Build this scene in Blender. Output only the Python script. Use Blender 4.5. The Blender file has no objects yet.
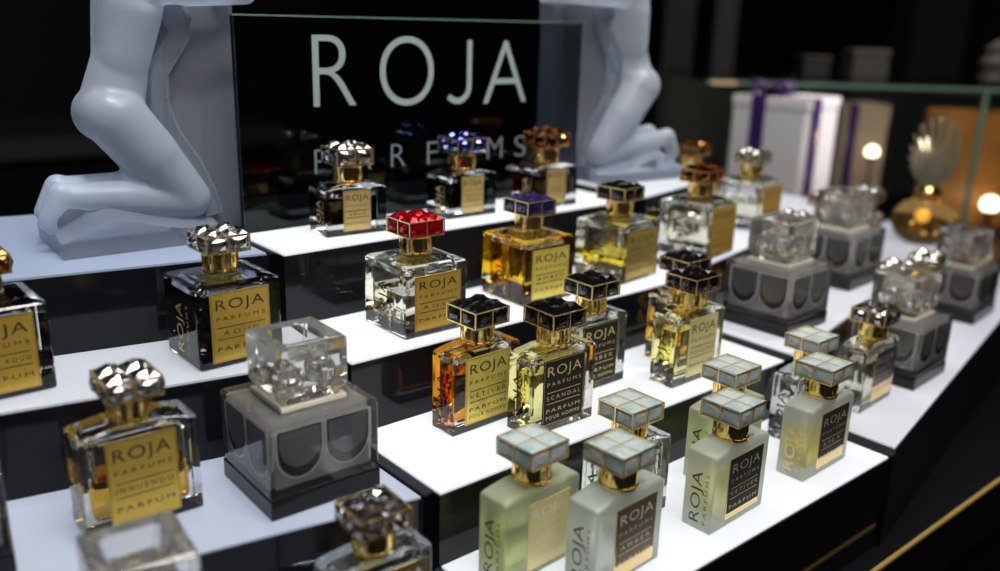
import bpy, bmesh, math, random
from mathutils import Vector, Matrix
random.seed(7)
S = 0.01                 # modelled in centimetres, camera at the origin of the measured frame
H0 = 1.35                # camera height above the floor (m)
sc = bpy.context.scene
COL = sc.collection

# ------------------------------------------------------------------ materials
MATS = {}
def nodes(name):
    m = bpy.data.materials.new(name); m.use_nodes = True
    nt = m.node_tree; nt.nodes.clear()
    out = nt.nodes.new('ShaderNodeOutputMaterial')
    MATS[name] = m
    return m, nt, out
def bsdf(name, color, rough=.4, metal=0., trans=0., ior=1.5, noise=None, bump=0., bscale=40, emit=None, coat=0., spec=.5):
    if name in MATS: return MATS[name]
    m, nt, out = nodes(name)
    b = nt.nodes.new('ShaderNodeBsdfPrincipled')
    b.inputs['Base Color'].default_value = (*color, 1)
    b.inputs['Roughness'].default_value = rough
    b.inputs['Metallic'].default_value = metal
    b.inputs['Transmission Weight'].default_value = trans
    b.inputs['IOR'].default_value = ior
    b.inputs['Coat Weight'].default_value = coat
    b.inputs['Specular IOR Level'].default_value = spec
    if emit:
        b.inputs['Emission Color'].default_value = (*emit[:3], 1)
        b.inputs['Emission Strength'].default_value = emit[3]
    if noise or bump:
        tc = nt.nodes.new('ShaderNodeTexCoord')
        nz = nt.nodes.new('ShaderNodeTexNoise'); nz.inputs['Scale'].default_value = bscale; nz.inputs['Detail'].default_value = 4
        nt.links.new(tc.outputs['Object'], nz.inputs['Vector'])
        if noise:
            mx = nt.nodes.new('ShaderNodeMix'); mx.data_type = 'RGBA'
            mx.inputs[6].default_value = (*color, 1); mx.inputs[7].default_value = (*noise, 1)
            nt.links.new(nz.outputs['Fac'], mx.inputs[0]); nt.links.new(mx.outputs[2], b.inputs['Base Color'])
        if bump:
            bp = nt.nodes.new('ShaderNodeBump'); bp.inputs['Strength'].default_value = bump; bp.inputs['Distance'].default_value = .002
            nt.links.new(nz.outputs['Fac'], bp.inputs['Height']); nt.links.new(bp.outputs[0], b.inputs['Normal'])
    nt.links.new(b.outputs[0], out.inputs[0])
    return m
def glass(name, color, rough=0., ior=1.5, diff=0., dcol=(1,1,1)):
    if name in MATS: return MATS[name]
    m, nt, out = nodes(name)
    g = nt.nodes.new('ShaderNodeBsdfGlass'); g.inputs['Color'].default_value = (*color, 1)
    g.inputs['Roughness'].default_value = rough; g.inputs['IOR'].default_value = ior
    last = g.outputs[0]
    if diff:
        d = nt.nodes.new('ShaderNodeBsdfDiffuse'); d.inputs['Color'].default_value = (*dcol, 1)
        t = nt.nodes.new('ShaderNodeBsdfTranslucent'); t.inputs['Color'].default_value = (*dcol, 1)
        a = nt.nodes.new('ShaderNodeMixShader'); a.inputs[0].default_value = .5
        nt.links.new(d.outputs[0], a.inputs[1]); nt.links.new(t.outputs[0], a.inputs[2])
        x = nt.nodes.new('ShaderNodeMixShader'); x.inputs[0].default_value = diff
        nt.links.new(last, x.inputs[1]); nt.links.new(a.outputs[0], x.inputs[2]); last = x.outputs[0]
    nt.links.new(last, out.inputs[0])
    return m
def emis(name, color, strength):
    if name in MATS: return MATS[name]
    m, nt, out = nodes(name)
    e = nt.nodes.new('ShaderNodeEmission'); e.inputs[0].default_value = (*color, 1); e.inputs[1].default_value = strength
    nt.links.new(e.outputs[0], out.inputs[0]); return m
def gem(name, color, rough=.03, mixd=.35, ior=1.7, tint=None, irid=False, metal=0.):
    """faceted stone: glass body with a share of coloured diffuse / glossy"""
    if name in MATS: return MATS[name]
    m, nt, out = nodes(name)
    g = nt.nodes.new('ShaderNodeBsdfGlass'); g.inputs['Roughness'].default_value = rough; g.inputs['IOR'].default_value = ior
    p = nt.nodes.new('ShaderNodeBsdfPrincipled'); p.inputs['Roughness'].default_value = .12 if not metal else .06; p.inputs['Coat Weight'].default_value = .5; p.inputs['Metallic'].default_value = metal
    c = tint or color
    g.inputs['Color'].default_value = (*color, 1); p.inputs['Base Color'].default_value = (*c, 1)
    if irid:
        tc = nt.nodes.new('ShaderNodeTexCoord'); v = nt.nodes.new('ShaderNodeTexVoronoi'); v.inputs['Scale'].default_value = 150
        r = nt.nodes.new('ShaderNodeValToRGB'); e = r.color_ramp.elements
        e[0].position = 0; e[0].color = (.10,.2,.95,1); e[1].position = 1; e[1].color = (.95,.95,.4,1)
        for pos, cc in ((.2,(.3,.4,1,1)),(.4,(.75,.9,1,1)),(.6,(.45,.3,.95,1)),(.8,(.2,.4,1,1))):
            q = e.new(pos); q.color = cc
        nt.links.new(tc.outputs['Object'], v.inputs['Vector']); 
        sp = nt.nodes.new('ShaderNodeSeparateColor'); nt.links.new(v.outputs['Color'], sp.inputs[0]); nt.links.new(sp.outputs[0], r.inputs[0])
        nt.links.new(r.outputs[0], g.inputs['Color']); nt.links.new(r.outputs[0], p.inputs['Base Color'])
    x = nt.nodes.new('ShaderNodeMixShader'); x.inputs[0].default_value = mixd
    nt.links.new(g.outputs[0], x.inputs[1]); nt.links.new(p.outputs[0], x.inputs[2]); nt.links.new(x.outputs[0], out.inputs[0])
    return m
def opal(name):
    m, nt, out = nodes(name)
    tc = nt.nodes.new('ShaderNodeTexCoord'); nz = nt.nodes.new('ShaderNodeTexNoise'); nz.inputs['Scale'].default_value = 90; nz.inputs['Detail'].default_value = 2
    r = nt.nodes.new('ShaderNodeValToRGB'); e = r.color_ramp.elements
    e[0].position = .3; e[0].color = (.40,.55,.60,1); e[1].position = .72; e[1].color = (.82,.72,.55,1)
    q = e.new(.5); q.color = (.62,.74,.76,1)
    p = nt.nodes.new('ShaderNodeBsdfPrincipled'); p.inputs['Roughness'].default_value = .16; p.inputs['Transmission Weight'].default_value = .45
    p.inputs['Coat Weight'].default_value = .3
    nt.links.new(tc.outputs['Object'], nz.inputs['Vector']); nt.links.new(nz.outputs['Fac'], r.inputs[0]); nt.links.new(r.outputs[0], p.inputs['Base Color'])
    nt.links.new(p.outputs[0], out.inputs[0]); return m
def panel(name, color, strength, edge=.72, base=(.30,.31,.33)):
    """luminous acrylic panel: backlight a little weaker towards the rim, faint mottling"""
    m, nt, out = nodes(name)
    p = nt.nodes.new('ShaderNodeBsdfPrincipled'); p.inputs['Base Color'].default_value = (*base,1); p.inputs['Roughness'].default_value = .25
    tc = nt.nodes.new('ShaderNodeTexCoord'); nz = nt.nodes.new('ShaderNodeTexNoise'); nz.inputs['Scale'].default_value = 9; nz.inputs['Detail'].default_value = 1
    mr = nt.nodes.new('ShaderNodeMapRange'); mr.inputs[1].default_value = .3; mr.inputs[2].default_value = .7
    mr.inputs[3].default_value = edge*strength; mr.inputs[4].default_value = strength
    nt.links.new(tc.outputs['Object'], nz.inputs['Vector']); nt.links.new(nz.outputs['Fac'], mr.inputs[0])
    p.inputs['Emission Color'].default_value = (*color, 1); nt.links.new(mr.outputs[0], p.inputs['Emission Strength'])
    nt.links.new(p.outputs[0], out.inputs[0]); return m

M_GLASS = glass('clear glass', (.97,.98,.98))
M_SMOKE = glass('smoky crystal glass', (.985,.985,.985), .0, 1.42, .03, (.8,.8,.8))
M_FROST = glass('frosted glass', (.97,.99,.97), .30, 1.42, .30, (.86,.92,.88))
M_FROSTG = glass('frosted green tinted glass', (.96,.98,.90), .30, 1.42, .30, (.85,.90,.70))
M_STATUE = glass('satin crystal', (.92,.95,.99), .32, 1.4, .42, (.76,.82,.92))
M_STATUEC = glass('polished crystal', (.86,.90,.96), .12, 1.45, .25, (.6,.66,.75))
M_SLAB = glass('grey satin glass slab', (.70,.73,.80), .30, 1.45, .45, (.42,.44,.50))
M_PANE = glass('glass pane', (.62,.68,.68), 0, 1.45)
M_CASE = glass('showcase glass', (.93,.97,.95), 0, 1.2)
M_GREEN = bsdf('green glass edge', (.10,.16,.13), .2, trans=.3, emit=(.2,.32,.26,.07))  # faint emission painted in; the glass edge is no light source
M_GOLD = bsdf('polished gold', (.97,.73,.27), .14, 1.)
M_GOLDF = bsdf('gold frame', (.90,.68,.32), .25, .9)
M_LABEL = bsdf('brushed gold plate', (.66,.42,.06), .38, .8, noise=(.78,.53,.11), bscale=200)
M_LABELC = bsdf('narrow pale gold plate', (.70,.52,.18), .42, .8, noise=(.78,.60,.26), bscale=200)
M_LABELY = bsdf('translucent yellow gold plate', (.78,.66,.16), .3, .55, noise=(.70,.52,.08), bscale=120)
M_LABELO = bsdf('dark olive gold plate', (.34,.25,.06), .3, .7, noise=(.52,.38,.08), bscale=120)
M_LABELP = bsdf('pale champagne plate', (.80,.72,.38), .35, .4, noise=(.68,.58,.24), bscale=90)
M_LABELK = bsdf('black plate', (.012,.011,.009), .5, spec=.2)
M_LABELB = bsdf('bronze brown plate', (.16,.11,.05), .35, .5)
M_LABELN = bsdf('navy blue plate', (.015,.02,.06), .3)
M_INK = bsdf('dark lettering', (.02,.017,.012), .4)
M_INKG = bsdf('gold lettering', (.75,.58,.26), .35, .5)
M_INKP = bsdf('pale lettering', (.72,.70,.62), .4)
M_CREAM = bsdf('cream ring', (.78,.72,.58), .4)
M_BLACK = bsdf('black gloss acrylic', (.005,.0055,.007), .08, spec=.28)
M_BASE = bsdf('black bottle base', (.010,.009,.008), .16, spec=.3)
M_COUNTER = bsdf('dark lacquer', (.006,.006,.008), .22)
M_SIGNL = bsdf('etched letters', (.19,.23,.215), .5, emit=(.44,.50,.46,.08))  # faint glow put into the letter colour; the letters are unlit
M_SIGNS = bsdf('etched small letters', (.11,.13,.14), .5, emit=(.3,.34,.34,.03))  # weaker painted glow for the small letters
GEMS = dict(clear=gem('clear crystal', (.97,.97,.97), .0, .30, 1.8, (.88,.86,.84), metal=1.),
    red=gem('ruby stone', (.85,.012,.02), .02, .45, 1.6, (.60,.004,.008), metal=.6),
    black=gem('black stone', (.05,.05,.05), .03, .95, 1.6, (.003,.003,.0035)),
    violet=gem('midnight violet stone', (.12,.08,.3), .03, .75, 1.6, (.015,.008,.045)),
    amber=gem('amber stone', (.90,.58,.24), .02, .5, 1.6, (.62,.34,.10), metal=1.),
    blue=gem('iridescent blue stone', (.3,.4,.9), .03, .7, 1.6, irid=True, metal=1.),
    opal=opal('opal stone'))
LIQ = {}
def liquid(name, col):
    if name not in LIQ:
        LIQ[name] = (glass('liquid ' + name, col, 0, .91), glass('liquid surface ' + name, tuple(min(1, c**.5) for c in col), 0, 1.36))
    return LIQ[name]
LCOL = dict(aoud=(.050,.018,.008), dark=(.028,.014,.010), wine=(.16,.012,.018), pale=(.98,.97,.88), yellow=(.97,.75,.13), lemon=(.97,.86,.22),
            amber=(.95,.60,.14), straw=(.97,.93,.62), green=(.94,.95,.60), honey=(.93,.70,.26), clear=(.98,.98,.95), cream=(.97,.94,.66))

# ------------------------------------------------------------------ mesh helpers (cm)
def mesh(bm, name, mats, smooth=False, angle=None):
    bmesh.ops.recalc_face_normals(bm, faces=bm.faces) if not getattr(bm, '_keep', False) else None
    return finish(bm, name, mats, smooth)
def finish(bm, name, mats, smooth=False):
    for v in bm.verts: v.co *= S
    me = bpy.data.meshes.new(name); bm.to_mesh(me); bm.free()
    for m in (mats if isinstance(mats, (list, tuple)) else [mats]): me.materials.append(m)
    if smooth:
        for p in me.polygons: p.use_smooth = True
    return me
def add_box(bm, x0, y0, z0, x1, y1, z1, bev=0, seg=2, mat=0):
    vs = [bm.verts.new((x, y, z)) for x in (x0, x1) for y in (y0, y1) for z in (z0, z1)]
    idx = [(0,1,3,2),(4,6,7,5),(0,4,5,1),(2,3,7,6),(0,2,6,4),(1,5,7,3)]
    fs = [bm.faces.new([vs[i] for i in q]) for q in idx]
    for f in fs: f.material_index = mat
    if bev:
        es = list({e for f in fs for e in f.edges})
        r = bmesh.ops.bevel(bm, geom=es, offset=bev, segments=seg, affect='EDGES', profile=.6)
    return fs
def rloop(x0, y0, x1, y1, r, n=4):
    pts = []
    for cx, cy, a0 in ((x1-r, y1-r, 0), (x0+r, y1-r, 90), (x0+r, y0+r, 180), (x1-r, y0+r, 270)):
        for k in range(n+1):
            a = math.radians(a0 + 90*k/n); pts.append((cx+r*math.cos(a), cy+r*math.sin(a)))
    return pts
def loft(bm, loops, cap0=True, cap1=True, flip=False, mat=0, mtop=None):
    rings = [[bm.verts.new(p) for p in lp] for lp in loops]
    n = len(rings[0]); fs = []
    for a, b in zip(rings, rings[1:]):
        for i in range(n):
            q = [a[i], a[(i+1)%n], b[(i+1)%n], b[i]]
            f = bm.faces.new(q[::-1] if flip else q); f.material_index = mat; fs.append(f)
    if cap0:
        f = bm.faces.new(rings[0] if flip else rings[0][::-1]); f.material_index = mat
    if cap1:
        f = bm.faces.new(rings[-1][::-1] if flip else rings[-1]); f.material_index = mat if mtop is None else mtop
    return rings
def lathe(bm, prof, n=32, cx=0, cy=0, flute=0, nfl=0, mat=0):
    loops = []
    for r, z in prof:
        lp = []
        for k in range(n):
            a = 2*math.pi*k/n; rr = r
            if flute and nfl: rr = r*(1 - (flute if (k*nfl*2//n) % 2 else 0))
            lp.append((cx+rr*math.cos(a), cy+rr*math.sin(a), z))
        loops.append(lp)
    loft(bm, loops, mat=mat)
def obj(name, me, parent=None, loc=(0,0,0), rz=0):
    o = bpy.data.objects.new(name, me); COL.objects.link(o)
    if parent: o.parent = parent
    o.location = [c*S for c in loc]; o.rotation_euler = (0, 0, rz)
    return o
def world(x, y, z): return (x, y, z + H0/S)
def thing(name, label, cat, loc, rz=0, group=None):
    o = bpy.data.objects.new(name, None); COL.objects.link(o); o.empty_display_size = .02
    o.location = [c*S for c in world(*loc)]; o.rotation_euler = (0, 0, rz)
    tag(o, label, cat, group); return o
def tag(o, label, cat, group=None):
    o['label'] = label; o['category'] = cat
    if group: o['group'] = group
def prism(bm, poly, z0, z1, mat=0):
    loft(bm, [[(x, y, z0) for x, y in poly], [(x, y, z1) for x, y in poly]], mat=mat)

# ------------------------------------------------------------------ lettering
_txt = {}
def text_pts(s, space=1.0):
    """flat lettering: verts and faces, cap height 1, lower-left at origin"""
    key = (s, space)
    if key in _txt: return _txt[key]
    cu = bpy.data.curves.new('t', 'FONT'); cu.body = s; cu.size = 1; cu.space_character = space; cu.resolution_u = 3 if len(s) > 1 else 12; cu.offset = -.004 if len(s) > 1 else -.014
    o = bpy.data.objects.new('t', cu); COL.objects.link(o)
    dg = bpy.context.evaluated_depsgraph_get(); me = bpy.data.meshes.new_from_object(o.evaluated_get(dg))
    vs = [v.co.copy() for v in me.vertices]; fs = [tuple(p.vertices) for p in me.polygons]
    bpy.data.objects.remove(o); bpy.data.curves.remove(cu); bpy.data.meshes.remove(me)
    x0 = min(v.x for v in vs); x1 = max(v.x for v in vs); y0 = min(v.y for v in vs); y1 = max(v.y for v in vs)
    if any(ch in s for ch in 'OJSCGU'): y0, y1 = 0, .729
    vs = [((v.x-x0)/(x1-x0), (v.y-y0)/(y1-y0)) for v in vs]
    _txt[key] = (vs, fs, (x1-x0)/(y1-y0)); return _txt[key]
def put_text(bm, s, x0, z0, w, h, y, space=1.0, side=None):
    """letters filling the rectangle (x0, z0, w, h) on the plane y (facing -Y), or on the plane x = side (facing -X), running upward"""
    vs, fs, _ = text_pts(s, space)
    if side is None: bv = [bm.verts.new((x0+a*w, y, z0+b*h)) for a, b in vs]
    else: bv = [bm.verts.new((side, x0-b*h, z0+a*w)) for a, b in vs]   # here x0 = largest y minus, letters' tops towards +Y
    for f in fs:
        try: bm.faces.new([bv[i] for i in f])
        except ValueError: pass
def put_side(bm, s, ylow, z0, length, h, x, space=1.0):
    vs, fs, _ = text_pts(s, space)
    bv = [bm.verts.new((x, ylow+b*h, z0+a*length)) for a, b in vs]
    for f in fs:
        try: bm.faces.new([bv[i] for i in f])
        except ValueError: pass

# ------------------------------------------------------------------ perfume bottles
DIM = dict(sq=(4.52,4.40,4.28), m=(5.0,1.93,4.65), f=(5.11,1.9,4.57), l=(4.85,4.39,4.58), s=(4.32,2.66,2.99), n=(5.35,2.3,4.85))
CACHE = {}
def cached(key, fn):
    if key not in CACHE: CACHE[key] = fn()
    return CACHE[key]
RISE = .30
def walls(t):
    w, d, h = DIM[t]
    sw, sd, bot = {'sq': (.48,.48,.80), 'l': (.58,.52,.85), 's': (.52,.42,.72), 'n': (.45,.36,.70)}.get(t, (.40,.33,.62))
    return sw, sd, bot, h-.30
def body_mesh(t, mat, mname, level):
    w, d, h = DIM[t]; flat = d < 3
    sw, sd, bot, top = walls(t)
    bm = bmesh.new()
    # outer block with a low pyramid shoulder
    q = [(-w/2,-d/2),(w/2,-d/2),(w/2,d/2),(-w/2,d/2)]
    k = min(1.0, d/2-.12); kk = min(1.05, w/2-.12)
    loft(bm, [[(x,y,0) for x,y in q], [(x,y,h) for x,y in q], [(math.copysign(kk,x),math.copysign(k,y),h+RISE) for x,y in q]])
    bmesh.ops.bevel(bm, geom=[e for e in bm.edges], offset=.13 if flat else .19, segments=3, affect='EDGES', profile=.6)
    # cavity wall above the liquid (normals look into the cavity)
    zl = bot + (top-bot)*level
    r = min(.45, (d/2-sd)*.6)
    lp = rloop(-w/2+sw, -d/2+sd, w/2-sw, d/2-sd, r)
    lpi = rloop(-w/2+sw+.2, -d/2+sd+.15, w/2-sw-.2, d/2-sd-.15, r*.6)
    if level < .99:
        loft(bm, [[(x,y,zl) for x,y in lp], [(x,y,top-.25) for x,y in lp], [(x,y,top) for x,y in lpi]], cap0=False, flip=True)
    return finish(bm, 'bottle_body', mat)
def liquid_mesh(t, lname, level):
    w, d, h = DIM[t]; flat = d < 3
    sw, sd, bot, top = walls(t)
    zl = bot + (top-bot)*level; r = min(.45, (d/2-sd)*.6)
    lp = rloop(-w/2+sw, -d/2+sd, w/2-sw, d/2-sd, r); lpi = rloop(-w/2+sw+.15, -d/2+sd+.12, w/2-sw-.15, d/2-sd-.12, r*.7)
    bm = bmesh.new()
    loft(bm, [[(x,y,bot) for x,y in lpi], [(x,y,bot+.18) for x,y in lp], [(x,y,zl) for x,y in lp]], mtop=1)
    return finish(bm, 'perfume', liquid(lname, LCOL[lname]))
def collar_mesh():
    bm = bmesh.new()
    lathe(bm, [(.80,0),(1.0,0),(1.0,.12),(.93,.16),(.93,1.02),(.97,1.06),(.97,1.17),(.5,1.17)], 48)
    for k in range(24):                 # raised key pattern round the neck
        a = 2*math.pi*k/24
        m = Matrix.Rotation(a, 4, 'Z')
        vs0 = set(bm.verts)
        add_box(bm, .90, -.07, .26 if k % 2 else .5, .985, .07, .92 if k % 3 else .68)
        for v in set(bm.verts) - vs0: v.co = m @ v.co
    return finish(bm, 'collar', M_GOLD)
def gem_cell(bm, a, ch, dome, sb, keyed=(1, 1)):
    """one corner stone: a x a x ch, outer faces (+x, +y, top) cut as low faceted crowns; the two inner faces flat"""
    def crown(o, ux, uy, n, su, sv, hgt, tb=.52):
        o, ux, uy, n = Vector(o), Vector(ux), Vector(uy), Vector(n)
        P = lambda u, v, k=0: bm.verts.new(o + ux*(u*su) + uy*(v*sv) + n*k)
        c = [P(0,0), P(1,0), P(1,1), P(0,1)]; mid = [P(.5,0), P(1,.5), P(.5,1), P(0,.5)]
        jt = lambda: random.uniform(-.035, .035)
        t = [P(.5+jt(),.5-tb/2,hgt+jt()*.6), P(.5+tb/2,.5+jt(),hgt+jt()*.6), P(.5+jt(),.5+tb/2,hgt+jt()*.6), P(.5-tb/2,.5+jt(),hgt+jt()*.6)]
        g = [P(.20+jt(),.20+jt(),hgt*.62), P(.80+jt(),.20+jt(),hgt*.62), P(.80+jt(),.80+jt(),hgt*.62), P(.20+jt(),.80+jt(),hgt*.62)]   # corner i girdle
        for i in range(4):
            j = (i-1) % 4                      # corner i lies between mids j and i
            bm.faces.new([c[i], mid[i], g[i]]); bm.faces.new([mid[j], c[i], g[i]])
            bm.faces.new([mid[i], t[i], g[i]]); bm.faces.new([t[j], mid[j], g[i]]); bm.faces.new([g[i], t[i], t[j]])
        k0 = P(.5+jt(), .5+jt(), hgt*1.12)
        for i in range(4): bm.faces.new([t[i], t[(i+1)%4], k0])
    crown((0,0,ch), (1,0,0), (0,1,0), (0,0,1), a, a, dome)
    crown((a,0,0), (0,1,0), (0,0,1), (1,0,0), a, ch, sb)
    crown((a,a,0), (-1,0,0), (0,0,1), (0,1,0), a, ch, sb)
    for q in ([(0,0,0),(0,a,0),(a,a,0),(a,0,0)], [(0,0,0),(0,0,ch),(0,a,ch),(0,a,0)], [(0,0,0),(a,0,0),(a,0,ch),(0,0,ch)]):
        bm.faces.new([bm.verts.new(p) for p in q])
def gem_mesh(kind, s, ch):
    dome, sb = {'opal': (.12,.07), 'black': (.34,.08), 'red': (.34,.10), 'violet': (.30,.08)}.get(kind, (.36,.24))
    bm = bmesh.new(); gem_cell(bm, s/2-.04, ch-.06, dome, sb)
    bmesh.ops.remove_doubles(bm, verts=bm.verts, dist=1e-4)
    bmesh.ops.recalc_face_normals(bm, faces=bm.faces)
    return finish(bm, 'stone', GEMS[kind])
def frame_mesh(s, ch, b=.032, cross=False):
    bm = bmesh.new(); e = s/2
    for z in (0, ch):
        for t in (-1, 1):
            add_box(bm, -e-b, t*e-b, z-b, e+b, t*e+b, z+b); add_box(bm, t*e-b, -e-b, z-b, t*e+b, e+b, z+b)
    if cross: add_box(bm, -e, -b*.45, ch-b, e, b*.45, ch+b*.4); add_box(bm, -b*.45, -e, ch-b, b*.45, e, ch+b*.4)
    for x in (-1, 0, 1):
        for y in (-1, 0, 1):
            if x or y: add_box(bm, x*e-b, y*e-b, 0, x*e+b, y*e+b, ch)
    add_box(bm, -e+.02, -e+.02, -.02, e-.02, e-.02, .03)
    return finish(bm, 'cap_frame', M_GOLDF)
CK = 1.47
def make_cap(root, kind, h, ch=.90, s=2.45):
    c = obj('collar', cached('collar', collar_mesh), root, (0,0,h+RISE-.02))
    fr = obj('cap', cached(('frame', s, ch, kind == 'opal'), lambda: frame_mesh(s, ch, cross=kind == 'opal')), root, (0,0,h+CK))
    for k in range(4):
        g = obj('stone', cached(('gem', kind, s, ch, k), lambda: gem_mesh(kind, s, ch)), fr, (0,0,.03), k*math.pi/2)
    return fr
GLASSM = dict(clear=M_GLASS, frost=M_FROST, green=M_FROSTG, smoke=M_SMOKE)
LAB = {  # plate material, ink, u0, u1, v0, v1 (fractions of the front face)
 'gold': (M_LABEL, M_INK), 'narrow': (M_LABELC, M_INK), 'yellow': (M_LABELY, M_INK), 'olive': (M_LABELO, M_INK), 'champ': (M_LABELP, M_INKP),
 'black': (M_LABELK, M_INKG), 'bronze': (M_LABELB, M_INKP), 'navy': (M_LABELN, M_INKG), 'champk': (M_LABELP, M_INK)}
def label_on(root, t, style, rect, lines, gold_edge=False, strip=0):
    w, d, h = DIM[t]; u0, u1, v0, v1 = rect
    x0, x1 = -w/2+u0*w, -w/2+u1*w; z0, z1 = h*(1-v1), h*(1-v0); y = -d/2
    pm, ink = LAB[style]; W = x1-x0; Hh = z1-z0
    bm = bmesh.new(); add_box(bm, x0, y-.035, z0, x1, y+.02, z1)
    back = M_GOLDF if gold_edge else pm
    pl = obj('front_label', finish(bm, 'front_label', back), root)
    yy = y-.045
    if gold_edge:
        bm = bmesh.new(); add_box(bm, x0+.10, y-.05, z0+.10+strip*Hh, x1-.02, y-.03, z1-.02)
        obj('label_plate', finish(bm, 'label_plate', pm), pl); yy = y-.06
        ink2 = M_INKG if style == 'black' else ink
    bm = bmesh.new()
    ml = .09*W; tw = W-2*ml
    rows = []
    put_text(bm, 'ROJA', x0+ml, z0+Hh*.755, tw, Hh*.155, yy, 1.12)
    put_text(bm, 'PARFUMS', x0+ml, z0+Hh*.60, tw, Hh*.06, yy, 1.6)
    L = lambda f: add_box(bm, x0+ml, yy-.003, z0+Hh*f-.018, x1-ml, yy, z0+Hh*f+.018)
    L(.50); L(.33)
    nm, bottom = lines[0], lines[1:]
    tl = tw*min(1., .16*len(nm)+.1)
    put_text(bm, nm, x0+ml+(tw-tl)/2, z0+Hh*.385, tl, Hh*.065, yy, 1.5)
    for i, s in enumerate(bottom):
        put_text(bm, s, x0+ml, z0+Hh*((.16 if len(bottom) == 1 else .19)-.11*i), tw, Hh*(.065 if len(bottom) == 1 else .06), yy, 1.35)
    if style in ('gold', 'black', 'narrow', 'olive', 'yellow') and not gold_edge:    # hairline border
        b = .05; q = .016
        for a in ((x0+b, z0+b, x1-b, z0+b+q), (x0+b, z1-b-q, x1-b, z1-b), (x0+b, z0+b, x0+b+q, z1-b), (x1-b-q, z0+b, x1-b, z1-b)):
            add_box(bm, a[0], yy-.003, a[1], a[2], yy, a[3])
    obj('lettering', finish(bm, 'lettering', ink), pl)
def side_text(root, t, ink):
    w, d, h = DIM[t]
    def mk():
        bm = bmesh.new(); x = -w/2-.012
        if d < 3:
            put_side(bm, 'ROJA', -d/2+.80, h*.10, h*.66, .66, x, 1.05); put_side(bm, 'PARFUMS', -d/2+.36, h*.10, h*.66, .2, x, 1.5)
        else:
            put_side(bm, 'ROJA', -.2, h*.12, h*.62, .85, x, 1.05); put_side(bm, 'PARFUMS', -1.0, h*.12, h*.62, .26, x, 1.5)
        return finish(bm, 'side_lettering', ink)
    obj('side_lettering', cached(('side', t, ink.name), mk), root)
def tube_mesh(h, lo):
    bm = bmesh.new(); lathe(bm, [(.11,lo),(.11,h-.05)], 10); return finish(bm, 'dip_tube', glass('tube plastic', (.95,.95,.92), .1, 1.1))
FZ = .02
def bottle(t, x, y, z, yaw, label, cap, liq=None, level=.8, gl='clear', lab=None, rect=(.18,.83,.07,.92), lines=('AOUD','PARFUM'), edge=False, strip=0, side=M_INK, group='perfume testers on the lit steps'):
    w, d, h = DIM[t]; ca, sa = math.cos(yaw), math.sin(yaw)
    cx = x + ca*w/2 - sa*d/2; cy = y + sa*w/2 + ca*d/2
    r = thing('perfume_bottle', label, 'perfume bottle', (cx, cy, z+FZ), yaw, group)
    lv = level if liq else 0.0
    obj('glass_body', cached(('body', t, gl, lv), lambda: body_mesh(t, GLASSM[gl], gl, lv if liq else 0.0)), r)
    if liq: obj('perfume', cached(('liq', t, liq, lv), lambda: liquid_mesh(t, liq, lv)), r)
    make_cap(r, cap, h, 1.02 if t == 's' else .90)
    if lab: label_on(r, t, lab, rect, lines, edge, strip)
    if side: side_text(r, t, side)
    return r

# the large crystal bottles with block stoppers
KW, KD, KB, KH = 5.9, 5.6, 1.0, 4.85
def k_body():
    bm = bmesh.new()
    add_box(bm, -KW/2, -KD/2, KB, KW/2, KD/2, KH, .16, 3)
    return finish(bm, 'crystal_body', M_SMOKE)
CW, CD, CZ0, CZ1 = 5.25, 4.95, KB+.35, KH-.40
def k_core():
    bm = bmesh.new(); add_box(bm, -CW/2, -CD/2, CZ0, CW/2, CD/2, CZ1, .22, 3)
    return finish(bm, 'inner_core', bsdf('pale grey crystal core', (.17,.167,.163), .10, noise=(.27,.265,.258), bscale=70))
def k_drape():
    """two draped U shapes sunk in relief on each face of the core: dark crescent, slate middle, painted rim highlight"""
    bm = bmesh.new()
    def U(cx, hw, zt, zb, grow):
        hw += grow; zb -= grow; pts = [(cx-hw, zt), (cx-hw, zb+hw*1.15)]
        for k in range(1, 12):
            a = math.pi+math.pi*k/12; pts.append((cx+hw*math.cos(a), zb+hw*1.15*(1+math.sin(a))))
        return pts + [(cx+hw, zb+hw*1.15), (cx+hw, zt)]
    for face in range(4):
        wide, off = (CW, CD/2) if face % 2 == 0 else (CD, CW/2)
        m = Matrix.Rotation(math.pi/2*face, 4, 'Z'); hw = wide/4-.10
        for sx in (-1, 1):
            cx = sx*(wide/4-.02); zt = CZ1-.12
            for grow, mat, d in ((.05, 1, .03), (-.06, 0, .06)):
                pts = U(cx, hw, zt, CZ0+.42, grow)
                lp = [[m @ Vector((x, -off-dd, z)) for x, z in pts] for dd in (-.05, d)]
                loft(bm, [[tuple(p) for p in l] for l in lp], mat=mat)
            pts = U(cx, hw-.14, zt-.08, CZ0+1.0, 0)
            lp = [[m @ Vector((x, -off-dd, z)) for x, z in pts] for dd in (-.05, .09)]
            loft(bm, [[tuple(p) for p in l] for l in lp], mat=2)
    bmesh.ops.recalc_face_normals(bm, faces=bm.faces)
    return finish(bm, 'draped_relief', [bsdf('near black crescent', (.008,.009,.012), .12), bsdf('painted rim highlight', (.50,.50,.50), .2), bsdf('slate blue relief', (.055,.064,.08), .15, noise=(.14,.15,.165), bscale=45)])  # rim colour stands in for the bright highlight along each U
def k_base():
    bm = bmesh.new(); add_box(bm, -KW/2-.03, -KD/2-.03, 0, KW/2+.03, KD/2+.03, KB, .07, 2); return finish(bm, 'base', M_BASE)
def k_ring():
    bm = bmesh.new(); a = 1.75
    for x0, y0, x1, y1 in ((-a,-a,a,-a+.5),(-a,a-.5,a,a),(-a,-a+.5,-a+.5,a-.5),(a-.5,-a+.5,a,a-.5)): add_box(bm, x0, y0, KH-.02, x1, y1, KH+.2)
    return finish(bm, 'neck_ring', M_CREAM)
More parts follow.
